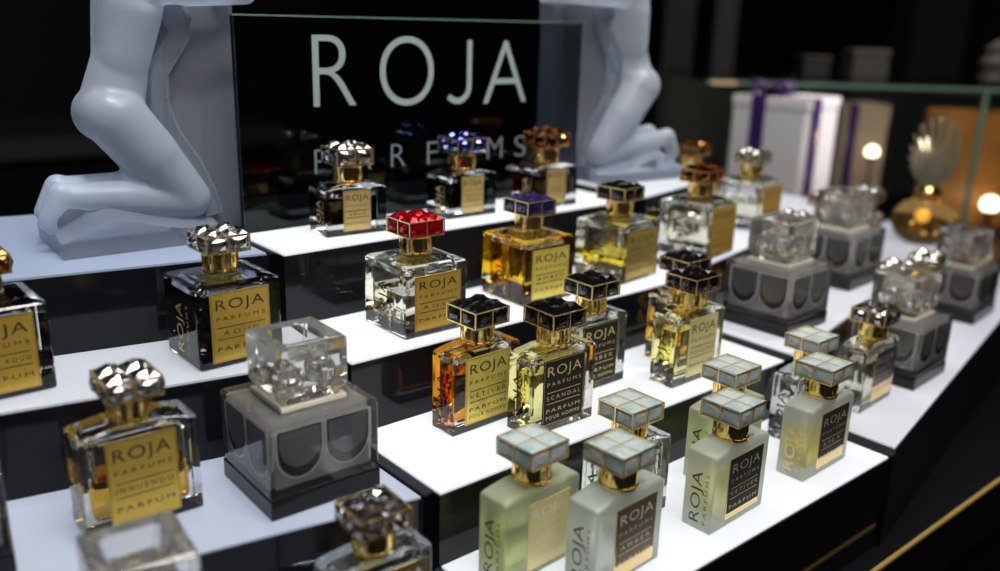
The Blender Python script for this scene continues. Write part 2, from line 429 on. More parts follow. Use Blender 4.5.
def k_stopper():
    bm = bmesh.new(); a = 1.86; z0 = KH+.2; z1 = 8.1
    q = lambda s, z: [(x*s, y*s, z) for x, y in ((-1,-1),(1,-1),(1,1),(-1,1))]
    loft(bm, [q(a-.35, z0), q(a-.02, z0+.55), q(a, z1-.12), q(a-.12, z1), q(a*.62, z1-.08), q(a*.54, z1-1.0)])
    bmesh.ops.bevel(bm, geom=[e for e in bm.edges if abs(e.verts[0].co.z-e.verts[1].co.z) > .3], offset=.14, segments=2, affect='EDGES')
    # scalloped lobes cut inside the block
    for sx in (-1, 1):
        for sy in (-1, 1):
            loops = []
            for k, zz in [(.08, z0+.35), (.6, z0+.55), (.92, z0+.95), (1, z0+1.35), (.7, z0+1.75), (.1, z0+1.9)]:
                loops.append([(sx*.86+.62*k*math.cos(2*math.pi*i/12), sy*.86+.62*k*math.sin(2*math.pi*i/12), zz) for i in range(12)])
            loft(bm, loops, flip=True)
    return finish(bm, 'stopper', M_STOP)
M_STOP = glass('cut crystal stopper', (.98,.98,.97), .02, 1.5, .08, (.8,.79,.76))
def crystal(cx, cy, z, yaw, label):
    r = thing('crystal_bottle', label, 'perfume bottle', (cx, cy, z+FZ), yaw, 'large crystal bottles with block stoppers')
    obj('base', cached('kbase', k_base), r); obj('crystal_body', cached('kbody', k_body), r); co_ = obj('inner_core', cached('kcore', k_core), r); obj('draped_relief', cached('kdrape', k_drape), co_)
    obj('neck_ring', cached('kring', k_ring), r); obj('stopper', cached('kstop', k_stopper), r)
    return r
def kcorner(x, y, yaw): 
    ca, sa = math.cos(yaw), math.sin(yaw); return x+ca*KW/2-sa*KD/2, y+sa*KW/2+ca*KD/2

# ------------------------------------------------------------------ stepped stand
XL, XR = 23.32, 53.37
LA, RA = -.188, .20
Z = {1:-13.72, 2:-18.21, 3:-22.45, 4:-26.49}
Yc = {1:46.70, 2:39.34, 3:31.22, 4:22.98}
ZL = {1:-14.03, 2:-18.61, 3:-23.19, 4:-27.77}
YL = {1:48.61, 2:41.47, 3:32.53, 4:24.3}
ZR = {1:-13.17, 2:-17.66, 3:-21.91, 4:-25.81}
YR = {1:45.0, 2:39.3, 3:30.57, 4:22.74}
ZC = -33.0
P_C = panel('white light panel', (.93,.96,1.0), .66, .8)
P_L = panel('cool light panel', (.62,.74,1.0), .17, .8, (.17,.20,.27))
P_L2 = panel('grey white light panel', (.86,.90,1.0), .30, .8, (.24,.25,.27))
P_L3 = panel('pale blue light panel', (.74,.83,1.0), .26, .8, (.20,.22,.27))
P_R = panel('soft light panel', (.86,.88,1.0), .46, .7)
def stand(label, zs, ys, x0, x1s, ang, ref, pm, ends):
    r = thing('display_stand', label, 'display stand', (ref, ys[4]+6, ZC))
    tx = math.tan(ang)
    def line(k, x): return ys[k] + tx*(x-ref)
    ox, oy, oz = ref, ys[4]+6, ZC
    for k in (4, 3, 2, 1):
        a, b = x0, x1s[k]; z1 = zs[k]
        yb = (lambda x: line(k-1, x)-.02) if k > 1 else (lambda x: line(1, x)+17.0)
        poly = [(a, line(k, a)), (b, line(k, b)), (b, yb(b)), (a, yb(a))]
        if k == 2 and x1s[1] < x1s[2]:
            c = x1s[1]+.03
            poly = [(a, line(2, a)), (b, line(2, b)), (b, line(2, b)+17), (c, line(2, c)+17), (c, line(1, c)-.02), (a, line(1, a)-.02)]
        P = [(x-ox, y-oy) for x, y in poly]
        bm = bmesh.new(); prism(bm, P, 0 if k == 4 else .0, z1-.12-oz)
        st = obj('step', finish(bm, 'step', M_BLACK), r)
        e = .10
        q = [(a+e, line(k, a+e)+e), (b-e, line(k, b-e)+e), (b-e, yb(b-e)-.05), (a+e, yb(a+e)-.05)]
        if ends and k == 1: q[2], q[3] = (b-e, ends), (a+e, ends)
        if len(poly) == 6: q = [(a+e, line(2, a+e)+e), (b-e, line(2, b-e)+e), (b-e, line(2, b-e)+16.9), (c+e, line(2, c+e)+16.9), (c+e, line(1, c)-.07), (a+e, line(1, a+e)-.07)]
        bm = bmesh.new(); prism(bm, [(x-ox, y-oy) for x, y in q], z1-.12-oz, z1-oz)
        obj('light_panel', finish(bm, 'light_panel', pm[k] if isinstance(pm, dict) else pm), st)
    return r
stand('black gloss stand with four bright white tops in the middle, below the glass sign', Z, Yc, XL, {k: XR-.03 for k in Z}, 0, XL, P_C, 52.7)
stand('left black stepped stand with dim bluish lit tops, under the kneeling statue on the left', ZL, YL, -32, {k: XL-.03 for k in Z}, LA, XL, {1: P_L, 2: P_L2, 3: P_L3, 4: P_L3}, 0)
stand('right black stepped stand turned away, its lit tops carrying grey crystal bottles', ZR, YR, XR, {1: XR+11.6, 2: XR+33, 3: XR+49, 4: XR+52}, RA, XR, P_R, 0)

# counter that carries the stands
ct = thing('counter', 'dark lacquered counter with a thin gold trim line along its front edge', 'counter', (40, 45, -H0/S))
cz = ZC-.03+H0/S
CP = [(-50,21.8),(120,21.8),(120,37.5),(105.3,50.2),(87.3,67.7),(87.3,80),(-50,80)]
CPi = [(-50,23.0),(120,23.0),(120,37.3),(105.2,50.0),(87.2,67.5),(87.2,79.5),(-50,79.5)]
bm = bmesh.new(); prism(bm, [(x-40, y-45) for x, y in CP], cz-5, cz); obj('counter_top', finish(bm, 'counter_top', M_COUNTER), ct)
bm = bmesh.new(); prism(bm, [(x-40, y-45) for x, y in CPi], 0, cz-5); obj('cabinet', finish(bm, 'cabinet', M_COUNTER), ct)
bm = bmesh.new(); add_box(bm, -90, -23.5, cz-.32, 80, -23.2, cz+.02, .08, 1); obj('gold_trim', finish(bm, 'gold_trim', bsdf('aged gold trim', (.42,.28,.08), .5, .4)), ct)

# ------------------------------------------------------------------ the bottles (near front-left corner x, y)
GR, NA, BK, OL, YE, CH = 'gold', 'narrow', 'black', 'olive', 'yellow', 'champ'
RN = (.28,.72,.03,.90); RG = (.15,.85,.08,.93); RB = (.19,.82,.06,.90); RF = (.25,.88,.10,.90)
# top middle step
bottle('s', 27.35, 48.80, Z[1], -.10, 'dark brown perfume with clear jewel cap on top step, left under the big glass sign', 'clear', 'aoud', .86, lab=NA, rect=RN, lines=('AOUD','HAUTE PARFUM'), side=M_INKG)
bottle('s', 36.95, 48.89, Z[1], -.04, 'near-black perfume with iridescent blue jewel cap on the top step', 'blue', 'dark', .88, lab=NA, rect=RN, lines=('AOUD','HAUTE PARFUM'), side=M_INKG)
bottle('s', 44.41, 48.11, Z[1], -.04, 'dark red perfume with amber jewel cap at the right end of the glass sign', 'amber', 'wine', .86, lab=NA, rect=RN, lines=('AMBER','HAUTE PARFUM'), side=M_INKG)
# second middle step
bottle('sq', 27.60, 40.50, Z[2], -.013, 'square clear bottle with ruby red jewel cap on the second step', 'red', 'pale', .55, lab=GR, rect=(.16,.89,.13,.90), lines=('ROSE','PARFUM'))
bottle('sq', 37.37, 41.19, Z[2], -.013, 'square bottle full of golden yellow perfume with dark violet cap', 'violet', 'yellow', .93, lab=YE, rect=(.16,.88,.14,.92), lines=('AMBER','PARFUM'))
bottle('sq', 46.56, 40.83, Z[2], .124, 'square black-capped bottle one third full of yellow perfume, second step', 'black', 'lemon', .33, lab=OL, rect=(.08,.92,.12,.93), lines=('OLIGARCH','PARFUM'))
# third middle step
bottle('m', 27.52, 35.69, Z[3], .032, 'flat bottle of orange perfume with black cap and yellow gold label, third step', 'black', 'amber', .78, lab=YE, rect=(.17,.83,.05,.90), lines=('VETIVER','PARFUM','POUR HOMME'))
bottle('m', 30.75, 33.02, Z[3], -.015, 'flat bottle of pale perfume with black cap and black gold-lettered label, front of third step', 'black', 'straw', .80, lab=BK, rect=RB, lines=('SCANDAL','PARFUM','POUR HOMME'))
bottle('m', 36.55, 35.73, Z[3], 0, 'clear flat bottle with black cap and black label, set back behind the pale black-labelled one', 'black', 'clear', .8, lab=BK, rect=RB, lines=('AMBER','PARFUM','POUR HOMME'))
bottle('m', 42.78, 32.73, Z[3], .007, 'pale yellow flat bottle with black cap at the right front of the third step', 'black', 'straw', .82, lab='champk', rect=(.26,.84,.06,.90), lines=('FOUGERE','PARFUM'))
bottle('m', 45.79, 35.78, Z[3], 0, 'black-capped flat bottle half hidden behind the pale yellow one, third step', 'black', 'honey', .7, lab=BK, rect=RB, lines=('AMBER','PARFUM'))
# front middle step
bottle('f', 24.51, 27.67, Z[4], .036, 'frosted greenish yellow bottle with opal cap at the left of the front step', 'opal', 'green', .66, 'green', CH, (.30,.86,.12,.92), ('SCANDAL','PARFUM'))
bottle('f', 27.53, 24.64, Z[4], .046, 'frosted white bottle with opal cap and bronze brown label, bottom centre', 'opal', 'clear', .8, 'frost', 'bronze', (.28,.88,.10,.93), ('AMBER','PARFUM'), True, .16)
bottle('f', 36.37, 24.47, Z[4], .037, 'frosted pale yellow bottle with opal cap and black label, middle of the front edge', 'opal', 'cream', .80, 'frost', BK, RF, ('VETIVER','PARFUM'), True, .07)
bottle('f', 45.68, 24.58, Z[4], .025, 'frosted pale yellow bottle with opal cap at the right end of the front step', 'opal', 'lemon', .58, 'frost', BK, RF, ('LILY','PARFUM'), True, .17, side=M_INKG)
bottle('f', 31.70, 27.84, Z[4], 0, 'clear glass opal-capped bottle behind the bronze-labelled frosted one', 'opal', 'clear', .8, 'clear', None)
bottle('f', 40.61, 27.81, Z[4], 0, 'frosted green opal-capped bottle half hidden behind the middle frosted black-labelled bottle', 'opal', 'green', .7, 'green', None)
bottle('f', 49.55, 27.85, Z[4], 0, 'clear opal-capped bottle half hidden behind the rightmost frosted bottle', 'opal', 'clear', .7, 'clear', None)
# left stand
bottle('l', 5.43, 46.08, ZL[2], .005, 'dark brown bottle with gold label cut by the left picture edge', 'amber', 'aoud', .92, lab=GR, rect=RG, lines=('AMBER AOUD','PARFUM'), side=M_INKG)
bottle('l', 16.74, 43.74, ZL[2], .016, 'square dark brown bottle with clear jewel cap and gold label, left stand', 'clear', 'aoud', .92, lab=GR, rect=RG, lines=('AOUD','PARFUM'), side=M_INKG)
bottle('n', 8.98, 38.40, ZL[3], -.02, 'half-full golden bottle with gold label and clear jewel cap, lower left', 'clear', 'honey', .52, lab=GR, rect=(.21,.80,.06,.93), lines=('INNUENDO','PARFUM'), side=M_INKG)
bottle('m', 16.15, 29.10, ZL[4], -.05, 'clear bottle with sparkling jewel cap rising from the bottom picture edge', 'clear', 'clear', .7, lab='bronze', rect=(.4,.95,.12,.9), lines=('ENIGMA','PARFUM'), edge=True)
crystal(19.30, 37.75, ZL[3], -.02, 'big grey crystal bottle with block stopper in front of the square dark brown bottle')
crystal(9.05, 31.5, ZL[4], -.10, 'crystal bottle showing only its block stopper at the bottom left picture edge')
crystal(3.45, 41.0, ZL[3], -.15, 'crystal bottle on a black base cut by the left picture edge')
# right stand
bottle('sq', 55.43, 40.24, ZR[2], .16, 'clear square bottle with amber jewel cap and gold label, right stand near the statue', 'amber', 'pale', .6, lab=GR, rect=(.10,.96,.06,.93), lines=('AOUD','PARFUM'), side=M_INKP)
bottle('sq', 67.35, 43.75, ZR[2], .17, 'clear square bottle with clear jewel cap and gold label before the gift box', 'clear', 'pale', .5, lab=GR, rect=(.10,.96,.06,.93), lines=('AOUD','PARFUM'), side=M_INKP)
bottle('sq', 66.3, 49.6, ZR[2], .2, 'amber-capped bottle mostly hidden behind the gold-labelled one, right of the second statue', 'amber', 'honey', .6, lab=GR, rect=(.10,.96,.06,.93), lines=('AOUD','PARFUM'), side=None)
bottle('m', 73.4, 40.9, ZR[3], .2, 'small clear jewel-capped bottle blurred behind the nearest big crystal bottle, third step', 'clear', 'pale', .6, lab=None, side=None)
x, y = kcorner(55.84, 32.91, .05); crystal(x, y, ZR[3], .05, 'large grey crystal bottle with block stopper, nearest one on the right stand')
x, y = kcorner(70.97, 36.45, .06); crystal(x, y, ZR[3], .06, 'blurred crystal bottle second along the third step of the right stand')
x, y = kcorner(63.50, 26.55, .06); crystal(x, y, ZR[4], .06, 'crystal bottle on the lowest right step behind the navy-labelled bottle')
x, y = kcorner(83.20, 30.5, .10); crystal(x, y, ZR[4], .10, 'farthest crystal bottle on the lowest right step at the picture edge')
bottle('m', 56.39, 26.89, ZR[4], .067, 'clear bottle with jewel cap and navy blue label, lowest right step', 'clear', 'pale', .8, lab='navy', rect=(.28,.92,.12,.90), lines=('ENIGMA','PARFUM'), edge=True, strip=.28, side=None)
bottle('m', 62.6, 37.6, ZR[3], .2, 'jewel-capped bottle peeping out between the two crystal bottles of the third step', 'clear', 'honey', .6, lab=None, side=None)
bottle('m', 79.0, 39.8, ZR[3], .2, 'jewel-capped bottle behind the second crystal bottle of the third step', 'clear', 'pale', .6, lab=None, side=None)
bottle('m', 69.6, 31.5, ZR[4], .2, 'jewel-capped bottle just behind the crystal bottle of the lowest right step', 'clear', 'honey', .6, lab=None, side=None)
bottle('m', 75.0, 31.6, ZR[4], .2, 'jewel-capped bottle between the two crystal bottles of the lowest right step', 'clear', 'honey', .6, lab=None, side=None)

# ------------------------------------------------------------------ round amber flacon with a fan stopper
fl = thing('round_flacon', 'round amber flacon with a ribbed crystal fan stopper, blurred at far right', 'perfume bottle', (95.0, 41.6, ZR[3]+FZ), -.7)
bm = bmesh.new(); lathe(bm, [(1.2,0),(1.9,.1),(2.9,.9),(3.3,2.0),(3.1,3.2),(2.2,4.2),(1.1,4.8),(.95,5.2)], 36); obj('glass_body', finish(bm, 'flacon_body', glass('amber glass', (.80,.62,.34), .02, 1.45, .12, (.6,.42,.16)), True), fl)
bm = bmesh.new(); lathe(bm, [(.8,5.15),(1.25,5.2),(1.3,5.6),(1.0,5.9),(.8,6.2)], 32); obj('neck', finish(bm, 'neck', M_GOLD, True), fl)
bm = bmesh.new()
for k in range(-9, 10):
    a = math.radians(k*8.2); L = 2*3.7*math.cos(a)/(math.cos(a)**2+(3.7/2.7)**2*math.sin(a)**2)
    m = Matrix.Translation((0,0,6.1)) @ Matrix.Rotation(a, 4, 'Y')
    vs0 = set(bm.verts)
    loft(bm, [[(-.06,-.25,.1),(.06,-.25,.1),(.06,.25,.1),(-.06,.25,.1)], [(-.15,-.3,L*.9),(.15,-.3,L*.9),(.15,.3,L*.9),(-.15,.3,L*.9)], [(-.1,-.12,L),(.1,-.12,L),(.1,.12,L),(-.1,.12,L)]])
    for v in set(bm.verts)-vs0: v.co = m @ v.co
obj('fan_stopper', finish(bm, 'fan_stopper', glass('ribbed crystal', (.9,.88,.78), .1, 1.45, .4, (.55,.52,.38))), fl)
bm = bmesh.new(); bmesh.ops.create_uvsphere(bm, u_segments=20, v_segments=12, radius=.75, matrix=Matrix.Translation((-1.5,-2.6,3.4))); obj('orange_glow_spot', finish(bm, 'orange_glow_spot', bsdf('orange glow spot', (.9,.42,.03), .2, emit=(1,.45,.05,.5)), True), fl)  # spot of orange light on the flacon, put in as a glowing sphere

# ------------------------------------------------------------------ glass sign
sg = thing('glass_sign', 'upright dark glass sign with large etched letters between two kneeling statues', 'sign', (38.3, 53.0, Z[1]+FZ))
bm = bmesh.new(); add_box(bm, -14.6, -.2, 0, 15.0, .2, 13.35); obj('glass_pane', finish(bm, 'glass_pane', M_PANE), sg)
bm = bmesh.new(); add_box(bm, -14.6, -.2, 13.36, 15.0, .2, 13.47); obj('pane_edge', finish(bm, 'pane_edge', M_GREEN), sg)
def letter(ch, x0, x1, z0, z1, mat):
    bm = bmesh.new()
    vs, fs, _ = text_pts(ch)
    lo = min(b for a, b in vs); hi = max(b for a, b in vs)
    bv = [bm.verts.new((x0-38.3+a*(x1-x0), -.215, z0-Z[1]+(b-lo)/(hi-lo)*(z1-z0))) for a, b in vs]
    if ch == 'J' :
        bm.free(); bm = bmesh.new(); t = .44; ro = (x1-x0)/2; cxx, czz = x1-ro-38.3, z0-Z[1]+ro; pts = [(x1-38.3, z1-Z[1], x1-38.3-t, z1-Z[1])]
        for k in range(15):
            a = -math.radians(140)*k/14; pts.append((cxx+ro*math.cos(a), czz+ro*math.sin(a), cxx+(ro-t)*math.cos(a), czz+(ro-t)*math.sin(a)))
        rows = [(bm.verts.new((p[0], -.215, p[1])), bm.verts.new((p[2], -.215, p[3]))) for p in pts]
        for a, b in zip(rows, rows[1:]): bm.faces.new([a[0], a[1], b[1], b[0]])
    else:
        for f in fs: bm.faces.new([bv[i] for i in f])
    obj('letter', finish(bm, 'letter', mat), sg)
for ch, a, b, z0, z1 in (('R',28.93,32.2,-6.0,-1.42),('O',34.03,38.56,-6.15,-1.45),('J',39.45,42.01,-6.22,-1.68),('A',43.15,47.45,-6.28,-1.72)): letter(ch, a, b, z0, z1, M_SIGNL)
for i, ch in enumerate('PARFUMS'):
    cx = [29.4,32.5,35.5,38.5,41.5,44.4,47.0][i]; hw = [.55,.75,.62,.5,.6,.75,.6][i]; z0 = -10.35-.03*i
    letter(ch, cx-hw, cx+hw, z0, z0+1.62, M_SIGNS)

# ------------------------------------------------------------------ kneeling statues
def capsule(bm, a, b, ra, rb, n=20, squash=1.0):
    a, b = Vector(a), Vector(b); ax = (b-a).normalized()
    t = Vector((0,1,0)) if abs(ax.y) < .9 else Vector((1,0,0))
    u = ax.cross(t).normalized(); v = ax.cross(u)
    loops = []; L = (b-a).length
    st = []
    for k in range(1, 6): th = math.pi/2*k/6; st.append((a-ax*ra*math.cos(th), ra*math.sin(th)))
    for k in range(0, 9): f = k/8; st.append((a+ax*L*f, ra+(rb-ra)*f))
    for k in range(1, 6): th = math.pi/2*k/6; st.append((b+ax*rb*math.sin(th), rb*math.cos(th)))
    loft(bm, [[tuple(c + u*r*math.cos(2*math.pi*i/n) + v*r*math.sin(2*math.pi*i/n)) for i in range(n)] for c, r in st])
def figure_mesh(mir):
    bm = bmesh.new(); V1, V2 = 2.0, 4.2
    C = lambda a, b, ra, rb: capsule(bm, a, b, ra, rb)
    for v, du, dz in ((V1, 0, 0), (V2, .25, .12)):
        C((.75+du,v,3.35+dz), (4.2+du,v,2.95+dz), .72, 1.10)          # calf
        C((4.0+du,v,2.95+dz), (7.8,v,2.35), 1.12, 1.10)               # calf to knee
        C((.65+du,v,3.5+dz), (-.30+du,v,1.95+dz), .72, .48)           # foot, sole to the left
        C((-.30+du,v,2.0+dz), (-.05+du,v,1.4+dz), .46, .38)           # toes
        C((7.75,v,2.6), (5.7,v+(.1 if v == V1 else -.1),5.4), 1.22, 1.62)   # thigh
        C((5.7,v,5.4), (4.0,v+(.2 if v == V1 else -.2),7.8), 1.62, 1.75)
    C((3.75,2.4,7.9), (3.75,3.8,7.9), 1.80, 1.80)                     # hips
    C((4.0,3.1,8.4), (4.75,3.1,11.2), 1.80, 1.55)                     # belly
    C((4.75,2.7,11.2), (5.35,2.4,14.2), 1.50, 1.75); C((4.75,3.5,11.2), (5.35,3.9,14.2), 1.50, 1.75)   # ribs
    C((5.3,1.9,15.3), (5.3,4.5,15.3), 1.35, 1.35)                     # shoulders
    C((5.5,3.2,15.6), (7.6,3.2,16.7), .95, .8)                        # neck
    C((8.3,3.2,16.6), (9.4,3.2,16.1), 1.35, 1.15)                     # head bowed on the arms
    C((9.5,3.2,15.9), (10.1,3.2,15.7), .55, .35)                      # face turned down
    C((7.6,3.2,17.3), (8.6,3.2,17.6), .8, .55)                        # hair knot
    for v, w in ((1.2, 1.0), (5.2, 5.4)):
        C((5.5,v+.2 if v < 3 else v-.2,15.2), (8.0,w,15.0), .85, .72)
        C((8.0,w,15.0), (11.6,w+(.3 if v < 3 else -.3),15.05), .78, .62)     # upper arm along the slab
        C((11.6,w+(.3 if v < 3 else -.3),15.05), (9.8,3.2,15.1), .62, .48)   # forearm folded back
        for j in range(4): C((9.8,3.0+.16*j,15.05), (9.0-.08*j,2.7+.28*j,14.85), .17, .12)
    bmesh.ops.scale(bm, vec=(1.05 if not mir else -1.05, 1, .99), verts=bm.verts)
    return finish(bm, 'figure', M_STATUE, True)
def statue(label, x, y, z, rz, mir):
    r = thing('bookend_statue', label, 'statue', (x, y, z+FZ), rz)
    sgn = -1 if mir else 1
    f = obj('kneeling_figure', figure_mesh(mir), r)
    rm = f.modifiers.new('r', 'REMESH'); rm.mode = 'VOXEL'; rm.voxel_size = .0016; rm.use_smooth_shade = True
    sm = f.modifiers.new('s', 'SMOOTH'); sm.factor = .5; sm.iterations = 9
    # base with a raised wavy top
    bm = bmesh.new()
    prof = [(0,1.15),(.8,1.55),(1.8,2.25),(3.0,2.55),(4.2,2.25),(6.0,1.6),(8.0,1.2),(9.4,1.0)]
    loops = []
    for u, zz in prof: loops.append([(u*sgn,0,0),(u*sgn,0,zz*.78),(u*sgn,1.2,zz),(u*sgn,5.2,zz+.5),(u*sgn,6.4,zz*.8),(u*sgn,6.4,0)])
    loft(bm, loops); bmesh.ops.recalc_face_normals(bm, faces=bm.faces)
    obj('base', finish(bm, 'base', M_STATUEC), r)
    bm = bmesh.new(); xs = sorted((7.3*sgn, 11.85*sgn)); add_box(bm, xs[0], 2.75, 0, xs[1], 6.3, 14.35, .08, 2)
    obj('slab', finish(bm, 'slab', M_SLAB), r)
    # clear wavy band of drapery between the body and the slab
    cl = [(9.6,1.3),(9.35,2.6),(8.5,4.6),(7.3,6.6),(6.75,8.4),(6.85,10.3),(7.6,11.4),(8.25,12.3),(8.3,13.3),(7.7,14.2)]
    bm = bmesh.new(); loops = []
    for i, (u, zz) in enumerate(cl):
        a = Vector(cl[max(0, i-1)]); b = Vector(cl[min(len(cl)-1, i+1)]); t = (b-a).normalized(); n = Vector((-t.y, t.x)); h = .55 if i < 8 else .7
        p, q = Vector((u, zz))+n*h, Vector((u, zz))-n*h
        loops.append([(p.x*sgn,2.0,p.y),(q.x*sgn,2.0,q.y),(q.x*sgn,3.4,q.y),(p.x*sgn,3.4,p.y)])
    loft(bm, loops); bmesh.ops.recalc_face_normals(bm, faces=bm.faces)
    obj('drapery', finish(bm, 'drapery', M_STATUEC, False), r)
    bm = None
    return r
statue('frosted glass bookend of a kneeling nude, top cut off, on the left stand', 13.03, 53.5, ZL[1], -.05, False)
statue('blurred frosted glass bookend of a kneeling nude bowed over its slab, right of the sign', 63.2, 49.0, ZR[1], -.15, True)

# ------------------------------------------------------------------ rear counter, gift box, showcase
rc = thing('rear_counter', 'dark counter at the back carrying the gift box and glass showcase', 'counter', (120, 90, -H0/S))
RCZ = -28.0
bm = bmesh.new(); prism(bm, [(x-120, y-90) for x, y in [(106,50.4),(124,36),(215,110),(150,160),(87.6,95),(87.6,68.3)]], 0, RCZ-.03+H0/S); obj('counter_body', finish(bm, 'rear_counter_body', M_COUNTER), rc)
gb = thing('gift_box', 'tall white gift box with purple ribbon and bow', 'gift box', (105.1, 66.1, RCZ), -1.457)
GW, GD, GH = 9.8, 9.8, 19.2
M_WHITE = bsdf('white card', (.58,.57,.59), .5); M_PURP = bsdf('purple satin ribbon', (.045,.014,.11), .32)
bm = bmesh.new(); add_box(bm, -GW/2, -GD/2, 0, GW/2, GD/2, GH-1.3, .05, 1); obj('box', finish(bm, 'box', M_WHITE), gb)
bm = bmesh.new(); add_box(bm, -GW/2-.15, -GD/2-.15, GH-1.3, GW/2+.15, GD/2+.15, GH, .06, 1); obj('lid', finish(bm, 'lid', M_WHITE), gb)
bm = bmesh.new(); e = .19
rx, ry = -1.3, -1.8
add_box(bm, rx-1, -GD/2-e, 0, rx+1, -GD/2-e+.06, GH+.04); add_box(bm, GW/2+e-.06, ry-1.2, 0, GW/2+e, ry+1.2, GH+.04)
add_box(bm, rx-1, -GD/2-e, GH+.01, rx+1, GD/2+e, GH+.06); add_box(bm, -GW/2-e, ry-1.2, GH+.01, GW/2+e, ry+1.2, GH+.06)
obj('ribbon', finish(bm, 'ribbon', M_PURP), gb)
bm = bmesh.new()
for a0 in (.2, 1.6, 2.9, 4.5, 5.6):
    loops = []
    for k in range(17):
        t = k/16; a = math.pi*2*t
        rr = 3.0*math.sin(math.pi*t); zz = GH+.1+1.25*math.sin(a*.5)*abs(math.sin(a*.5)) + (.5 if t > .5 else 0)*math.sin(math.pi*t)
        c = Vector((rx+math.cos(a0+.35*math.sin(a))*rr, ry+math.sin(a0+.35*math.sin(a))*rr, zz)); n = Vector((-math.sin(a0), math.cos(a0), 0))*.5
        loops.append([tuple(c-n), tuple(c+n), tuple(c+n+Vector((0,0,.06))), tuple(c-n+Vector((0,0,.06)))])
    loft(bm, loops)
obj('bow', finish(bm, 'bow', M_PURP, True), gb)
bm = bmesh.new()
for k in range(4): bmesh.ops.create_icosphere(bm, subdivisions=2, radius=.3, matrix=Matrix.Translation((GW/2+.4, ry+.1+.12*k, GH-4.2-.75*k)))
obj('highlight_beads', finish(bm, 'highlight_beads', M_GOLD, True), gb)  # beads added for the small bright highlights on the ribbon

# showcase: frame of the glass case, rotated with its front square to the shop
A = Vector((103.2, 77.8)); B = Vector((131.2, 52.6)); dr = (B-A).normalized(); ang = math.atan2(dr.y, dr.x); LEN = 60.0
cs = thing('glass_showcase', 'glass showcase with greenish top edge and upright corner seam, blurred at right', 'showcase', (A.x, A.y, RCZ), ang)
CH_ = -7.5 - RCZ
bm = bmesh.new(); add_box(bm, 0, -.3, CH_-.55, LEN, 36, CH_-.08); obj('top_pane', finish(bm, 'top_pane', M_CASE), cs)
bm = bmesh.new(); add_box(bm, 0, -.45, CH_-.52, LEN, -.31, CH_); obj('top_edge', finish(bm, 'top_edge', M_GREEN), cs)
VX = 38.3
for x0, x1 in ((0, VX-.2), (VX+.2, LEN)):
    bm = bmesh.new(); add_box(bm, x0, -.1, 0, x1, .15, CH_-.62); obj('front_pane', finish(bm, 'front_pane', M_CASE), cs)
bm = bmesh.new(); add_box(bm, VX-.32, -.3, 0, VX+.32, .25, CH_-.62); obj('corner_seam', finish(bm, 'corner_seam', M_GREEN), cs)
bm = bmesh.new(); add_box(bm, 0, 34.5, 0, LEN, 36, CH_-.62); bk = obj('back_panel', finish(bm, 'back_panel', bsdf('dark showcase back', (.009,.008,.007), .6)), cs)
bm = bmesh.new(); add_box(bm, .6, -.56, CH_-.55, 4.2, -.46, CH_-.02); obj('edge_reflection', finish(bm, 'edge_reflection', bsdf('warm edge reflection', (.9,.7,.35), .2, 1., emit=(1,.75,.4,.35))), cs)  # warm light reflection on the top edge, put in as a glowing strip

def in_case(u, v): return (A.x + dr.x*u - dr.y*v, A.y + dr.y*u + dr.x*v)
def carton(label, cat, u, v, w, d, h, col, rz, ribbon=None, z=RCZ+.02, name='carton', emit=None, noise=None):
    x, y = in_case(u, v)
    r = thing(name, label, cat, (x, y, z), ang+rz)
    bm = bmesh.new(); add_box(bm, -w/2, -d/2, 0, w/2, d/2, h, .06, 1)
    obj('box', finish(bm, 'box', bsdf('card ' + label[:18], col, .5, noise=noise, bscale=30)), r)
    bm = bmesh.new(); add_box(bm, -w/2-.1, -d/2-.1, h*.84, w/2+.1, d/2+.1, h+.1, .06, 1); obj('lid', finish(bm, 'lid', bsdf('card ' + label[:18], col, .5)), r)
    if ribbon:
        bm = bmesh.new(); add_box(bm, -w/2+.6, -d/2-.2, 0, -w/2+2.0, -d/2-.11, h+.13); add_box(bm, -w/2+.6, -d/2-.2, h+.11, -w/2+2.0, d/2+.1, h+.16); obj('ribbon', finish(bm, 'ribbon', ribbon), r)
    return r
carton('beige gift carton with purple ribbon behind the showcase glass', 'gift box', 25.3, 11, 6.8, 6, 17, (.50,.34,.26), .1, M_PURP)
carton('tall orange amber carton at the far right inside the showcase', 'carton', 43.5, 9, 15, 6, 16.6, (.75,.30,.06), .08, noise=(.34,.11,.025))
carton('narrow dark grey carton beside the white gift box', 'carton', 19.2, 9, 3.0, 5, 16.4, (.12,.115,.115), .1)
carton('small grey carton standing on top of the showcase glass', 'carton', 26.4, 14, 5.6, 4, 4.2, (.026,.026,.029), .1, z=RCZ+CH_)
carton('dim small carton left of the grey one on the showcase top', 'carton', 19.1, 16, 4.2, 4, 3.0, (.008,.008,.009), .1, z=RCZ+CH_)
x, y = in_case(42.3, 6.0)
cr = thing('crystal_ornament', 'grey cut crystal ornament on the showcase top at the right edge', 'ornament', (x, y, RCZ+CH_+.02), 0)
bm = bmesh.new()
for k, (rx, zz, ry) in enumerate(((2.2,0,2),(2.6,1.2,2.2),(2.1,2.8,1.9),(2.4,4.0,1.8),(1.5,5.6,1.2),(.4,6.4,.4))):
    pass
lathe(bm, [(1.9,0),(2.5,.8),(2.1,2.2),(2.6,3.2),(1.8,4.4),(2.0,5.2),(.6,6.3)], 10)
obj('crystal', finish(bm, 'crystal', glass('dull crystal', (.7,.68,.68), .25, 1.4, .6, (.13,.125,.125))), cr)
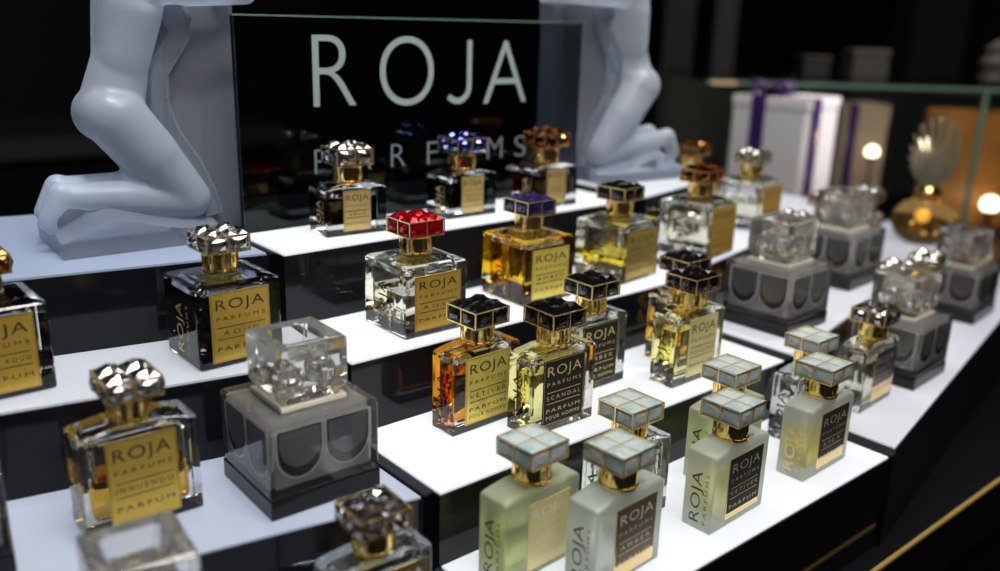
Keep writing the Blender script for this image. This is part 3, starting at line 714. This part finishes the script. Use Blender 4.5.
# warm reflected light spots, put in as made-up glowing balls on thin stems
def glint_on_stem(label, u, z, r, st):
    x, y = in_case(u, 2.5)
    t = thing('glint', label, 'glint', (x, y, RCZ+.02), ang); h = z-RCZ
    mb = bsdf('black metal', (.01,.01,.01), .4)
    bm = bmesh.new(); lathe(bm, [(.9,0),(.9,.25),(.2,.35),(.14,h-r-.3)], 16); obj('added_stem', finish(bm, 'added_stem', mb), t)
    bm = bmesh.new(); lathe(bm, [(.14,h-r-.4),(r*.55,h-r-.2),(r*.72,h-r*.6)], 20); obj('added_socket', finish(bm, 'added_socket', mb), t)
    bm = bmesh.new(); lathe(bm, [(r*.6,h-r*.75),(r*.92,h-r*.4),(r,h),(r*.92,h+r*.4),(r*.6,h+r*.8),(.05,h+r)], 24); obj('glow', finish(bm, 'glow', emis('warm bulb', (1,.80,.55), st), True), t)
glint_on_stem('small warm glowing lamp modelled as an added ball in front of the beige gift carton', 24.97, -17.05, .95, 5.0)
glint_on_stem('small warm glowing lamp modelled as an added ball beside the crystal fan stopper', 32.28, -15.82, .95, 5.0)
glint_on_stem('brightest warm glowing lamp modelled as an added ball at the right picture edge', 42.95, -24.1, 1.3, 5.0)

# ------------------------------------------------------------------ room
def struct(name, me):
    o = obj(name, me, None, (0,0,0)); o['kind'] = 'structure'; return o
HH = H0/S
M_FLOOR = bsdf('dark polished floor', (.012,.012,.014), .3, noise=(.02,.019,.018), bscale=6)
M_WALL = bsdf('dark wall', (.010,.010,.011), .6, noise=(.014,.013,.013), bscale=4)
bm = bmesh.new(); add_box(bm, -260, -120, -4, 420, 420, -.02); struct('floor', finish(bm, 'floor', M_FLOOR))
bm = bmesh.new(); add_box(bm, -260, 400, 0, 420, 410, 320); struct('wall_back', finish(bm, 'wall_back', M_WALL))
bm = bmesh.new(); add_box(bm, 420, -120, 0, 430, 410, 320); struct('wall_right', finish(bm, 'wall_right', M_WALL))
bm = bmesh.new(); add_box(bm, -270, -120, 0, -260, 410, 320); struct('wall_left', finish(bm, 'wall_left', M_WALL))
bm = bmesh.new(); add_box(bm, -260, -120, 320, 420, 410, 330); struct('ceiling', finish(bm, 'ceiling', M_WALL))
# pale pillar and dim posts far behind
def post(name, cx, cy, hw, col):
    ux, uy = Vector((.764,-.645)), Vector((.645,.764)); c = Vector((cx, cy))
    q = [c+ux*a*hw+uy*b*hw for a, b in ((-1,-1),(1,-1),(1,1),(-1,1))]
    bm = bmesh.new(); prism(bm, [tuple(p) for p in q], -.02, 319.9); struct(name, finish(bm, name, bsdf(name + ' paint', col, .7)))
post('trim_1', 342.4, 160, 9.8, (.05,.048,.047))
post('trim_2', 172.5, 126.5, 2.3, (.05,.05,.052))
post('trim_3', 164.5, 133.3, 3.3, (.02,.02,.021))
dk = thing('back_counter', 'low dark counter with a dull grey ledge far behind the left statue', 'counter', (60, 200, -HH))
bm = bmesh.new(); add_box(bm, -120, 0, 0, 40, 50, HH-30); obj('cabinet', finish(bm, 'back_cabinet', M_COUNTER), dk)
bm = bmesh.new(); add_box(bm, -120, -3, HH-30, 40, 50, HH-26); obj('ledge', finish(bm, 'ledge', bsdf('dull grey ledge', (.035,.037,.042), .35)), dk)

# ------------------------------------------------------------------ lights
def area(loc, target, size, power, color=(1,1,1), spread=math.pi):
    l = bpy.data.lights.new('area', 'AREA'); l.size = size*S; l.energy = power; l.color = color; l.spread = spread
    o = bpy.data.objects.new('lamp_key', l); COL.objects.link(o)
    p = Vector([c*S for c in world(*loc)]); t = Vector([c*S for c in world(*target)])
    o.location = p; o.rotation_euler = (t-p).to_track_quat('-Z', 'Y').to_euler(); return o
def spotl(loc, target, power, angle, color=(1,1,1), r=1.5, blend=.5):
    l = bpy.data.lights.new('spot', 'SPOT'); l.energy = power; l.color = color; l.spot_size = math.radians(angle); l.spot_blend = blend; l.shadow_soft_size = r*S
    o = bpy.data.objects.new('spot_lamp', l); COL.objects.link(o)
    p = Vector([c*S for c in world(*loc)]); t = Vector([c*S for c in world(*target)])
    o.location = p; o.rotation_euler = (t-p).to_track_quat('-Z', 'Y').to_euler(); return o
area((18, -8, 62), (36, 38, -22), 26, 4.0, (1,.97,.92))
spotl((52, -20, 100), (38, 40, -20), 18, 40, (1,.95,.88), 3)
spotl((5, 10, 110), (20, 54, -2), 55, 28, (.82,.9,1.0), 3)
spotl((95, 20, 95), (62, 50, -6), 34, 28, (1,.95,.9), 3)
spotl((30, 70, 110), (36, 44, -18), 16, 40, (1,.96,.9), 2)
x, y = in_case(26, 4)
spotl((x+6, y-30, 55), (x-2, y+10, -18), 30, 44, (1,.86,.66), 3)
spotl((116, 20, 18), (109, 64, -14), 14, 18, (1,.93,1.0), 3)
spotl((90, -30, 20), (75, 22, -33), 2.5, 40, (1,.85,.6), 3)  # added spot, put in to brighten the gold trim line

area((25, 20, 95), (40, 45, -20), 60, 8.5, (1,.98,.95))  # added soft overhead fill, lifts golds, opals and frosted glass
area((75, 30, 80), (70, 40, -20), 40, 3.0, (1,.96,.92))
w = bpy.data.worlds.new('shop'); sc.world = w; w.use_nodes = True
w.node_tree.nodes['Background'].inputs[0].default_value = (.010,.011,.014,1); w.node_tree.nodes['Background'].inputs[1].default_value = 1.0

# ------------------------------------------------------------------ camera
cam = bpy.data.cameras.new('camera'); co = bpy.data.objects.new('camera', cam); COL.objects.link(co); sc.camera = co
F = Vector((.62392454,.72650994,-.28792617)); R = Vector((.76362572,-.64509384,.02701294)); U = Vector((.16611423,.23672186,.95727155))
m = Matrix((( R.x,U.x,-F.x,0),(R.y,U.y,-F.y,0),(R.z,U.z,-F.z,H0),(0,0,0,1)))
co.matrix_world = m
cam.sensor_width = 36; cam.lens = 892.86/1000*36; cam.clip_start = .01; cam.clip_end = 50
cam.dof.use_dof = True; cam.dof.focus_distance = .505; cam.dof.aperture_fstop = 3.7; cam.dof.aperture_blades = 0

sc.view_settings.view_transform = 'Standard'; sc.view_settings.look = 'None'; sc.view_settings.exposure = 0; sc.view_settings.gamma = 1
cy = sc.cycles
cy.max_bounces = 24; cy.transmission_bounces = 24; cy.glossy_bounces = 8; cy.diffuse_bounces = 3; cy.transparent_max_bounces = 16
cy.caustics_refractive = True; cy.caustics_reflective = False; cy.blur_glossy = .3
cy.sample_clamp_indirect = 6; cy.sample_clamp_direct = 0
cy.use_denoising = True
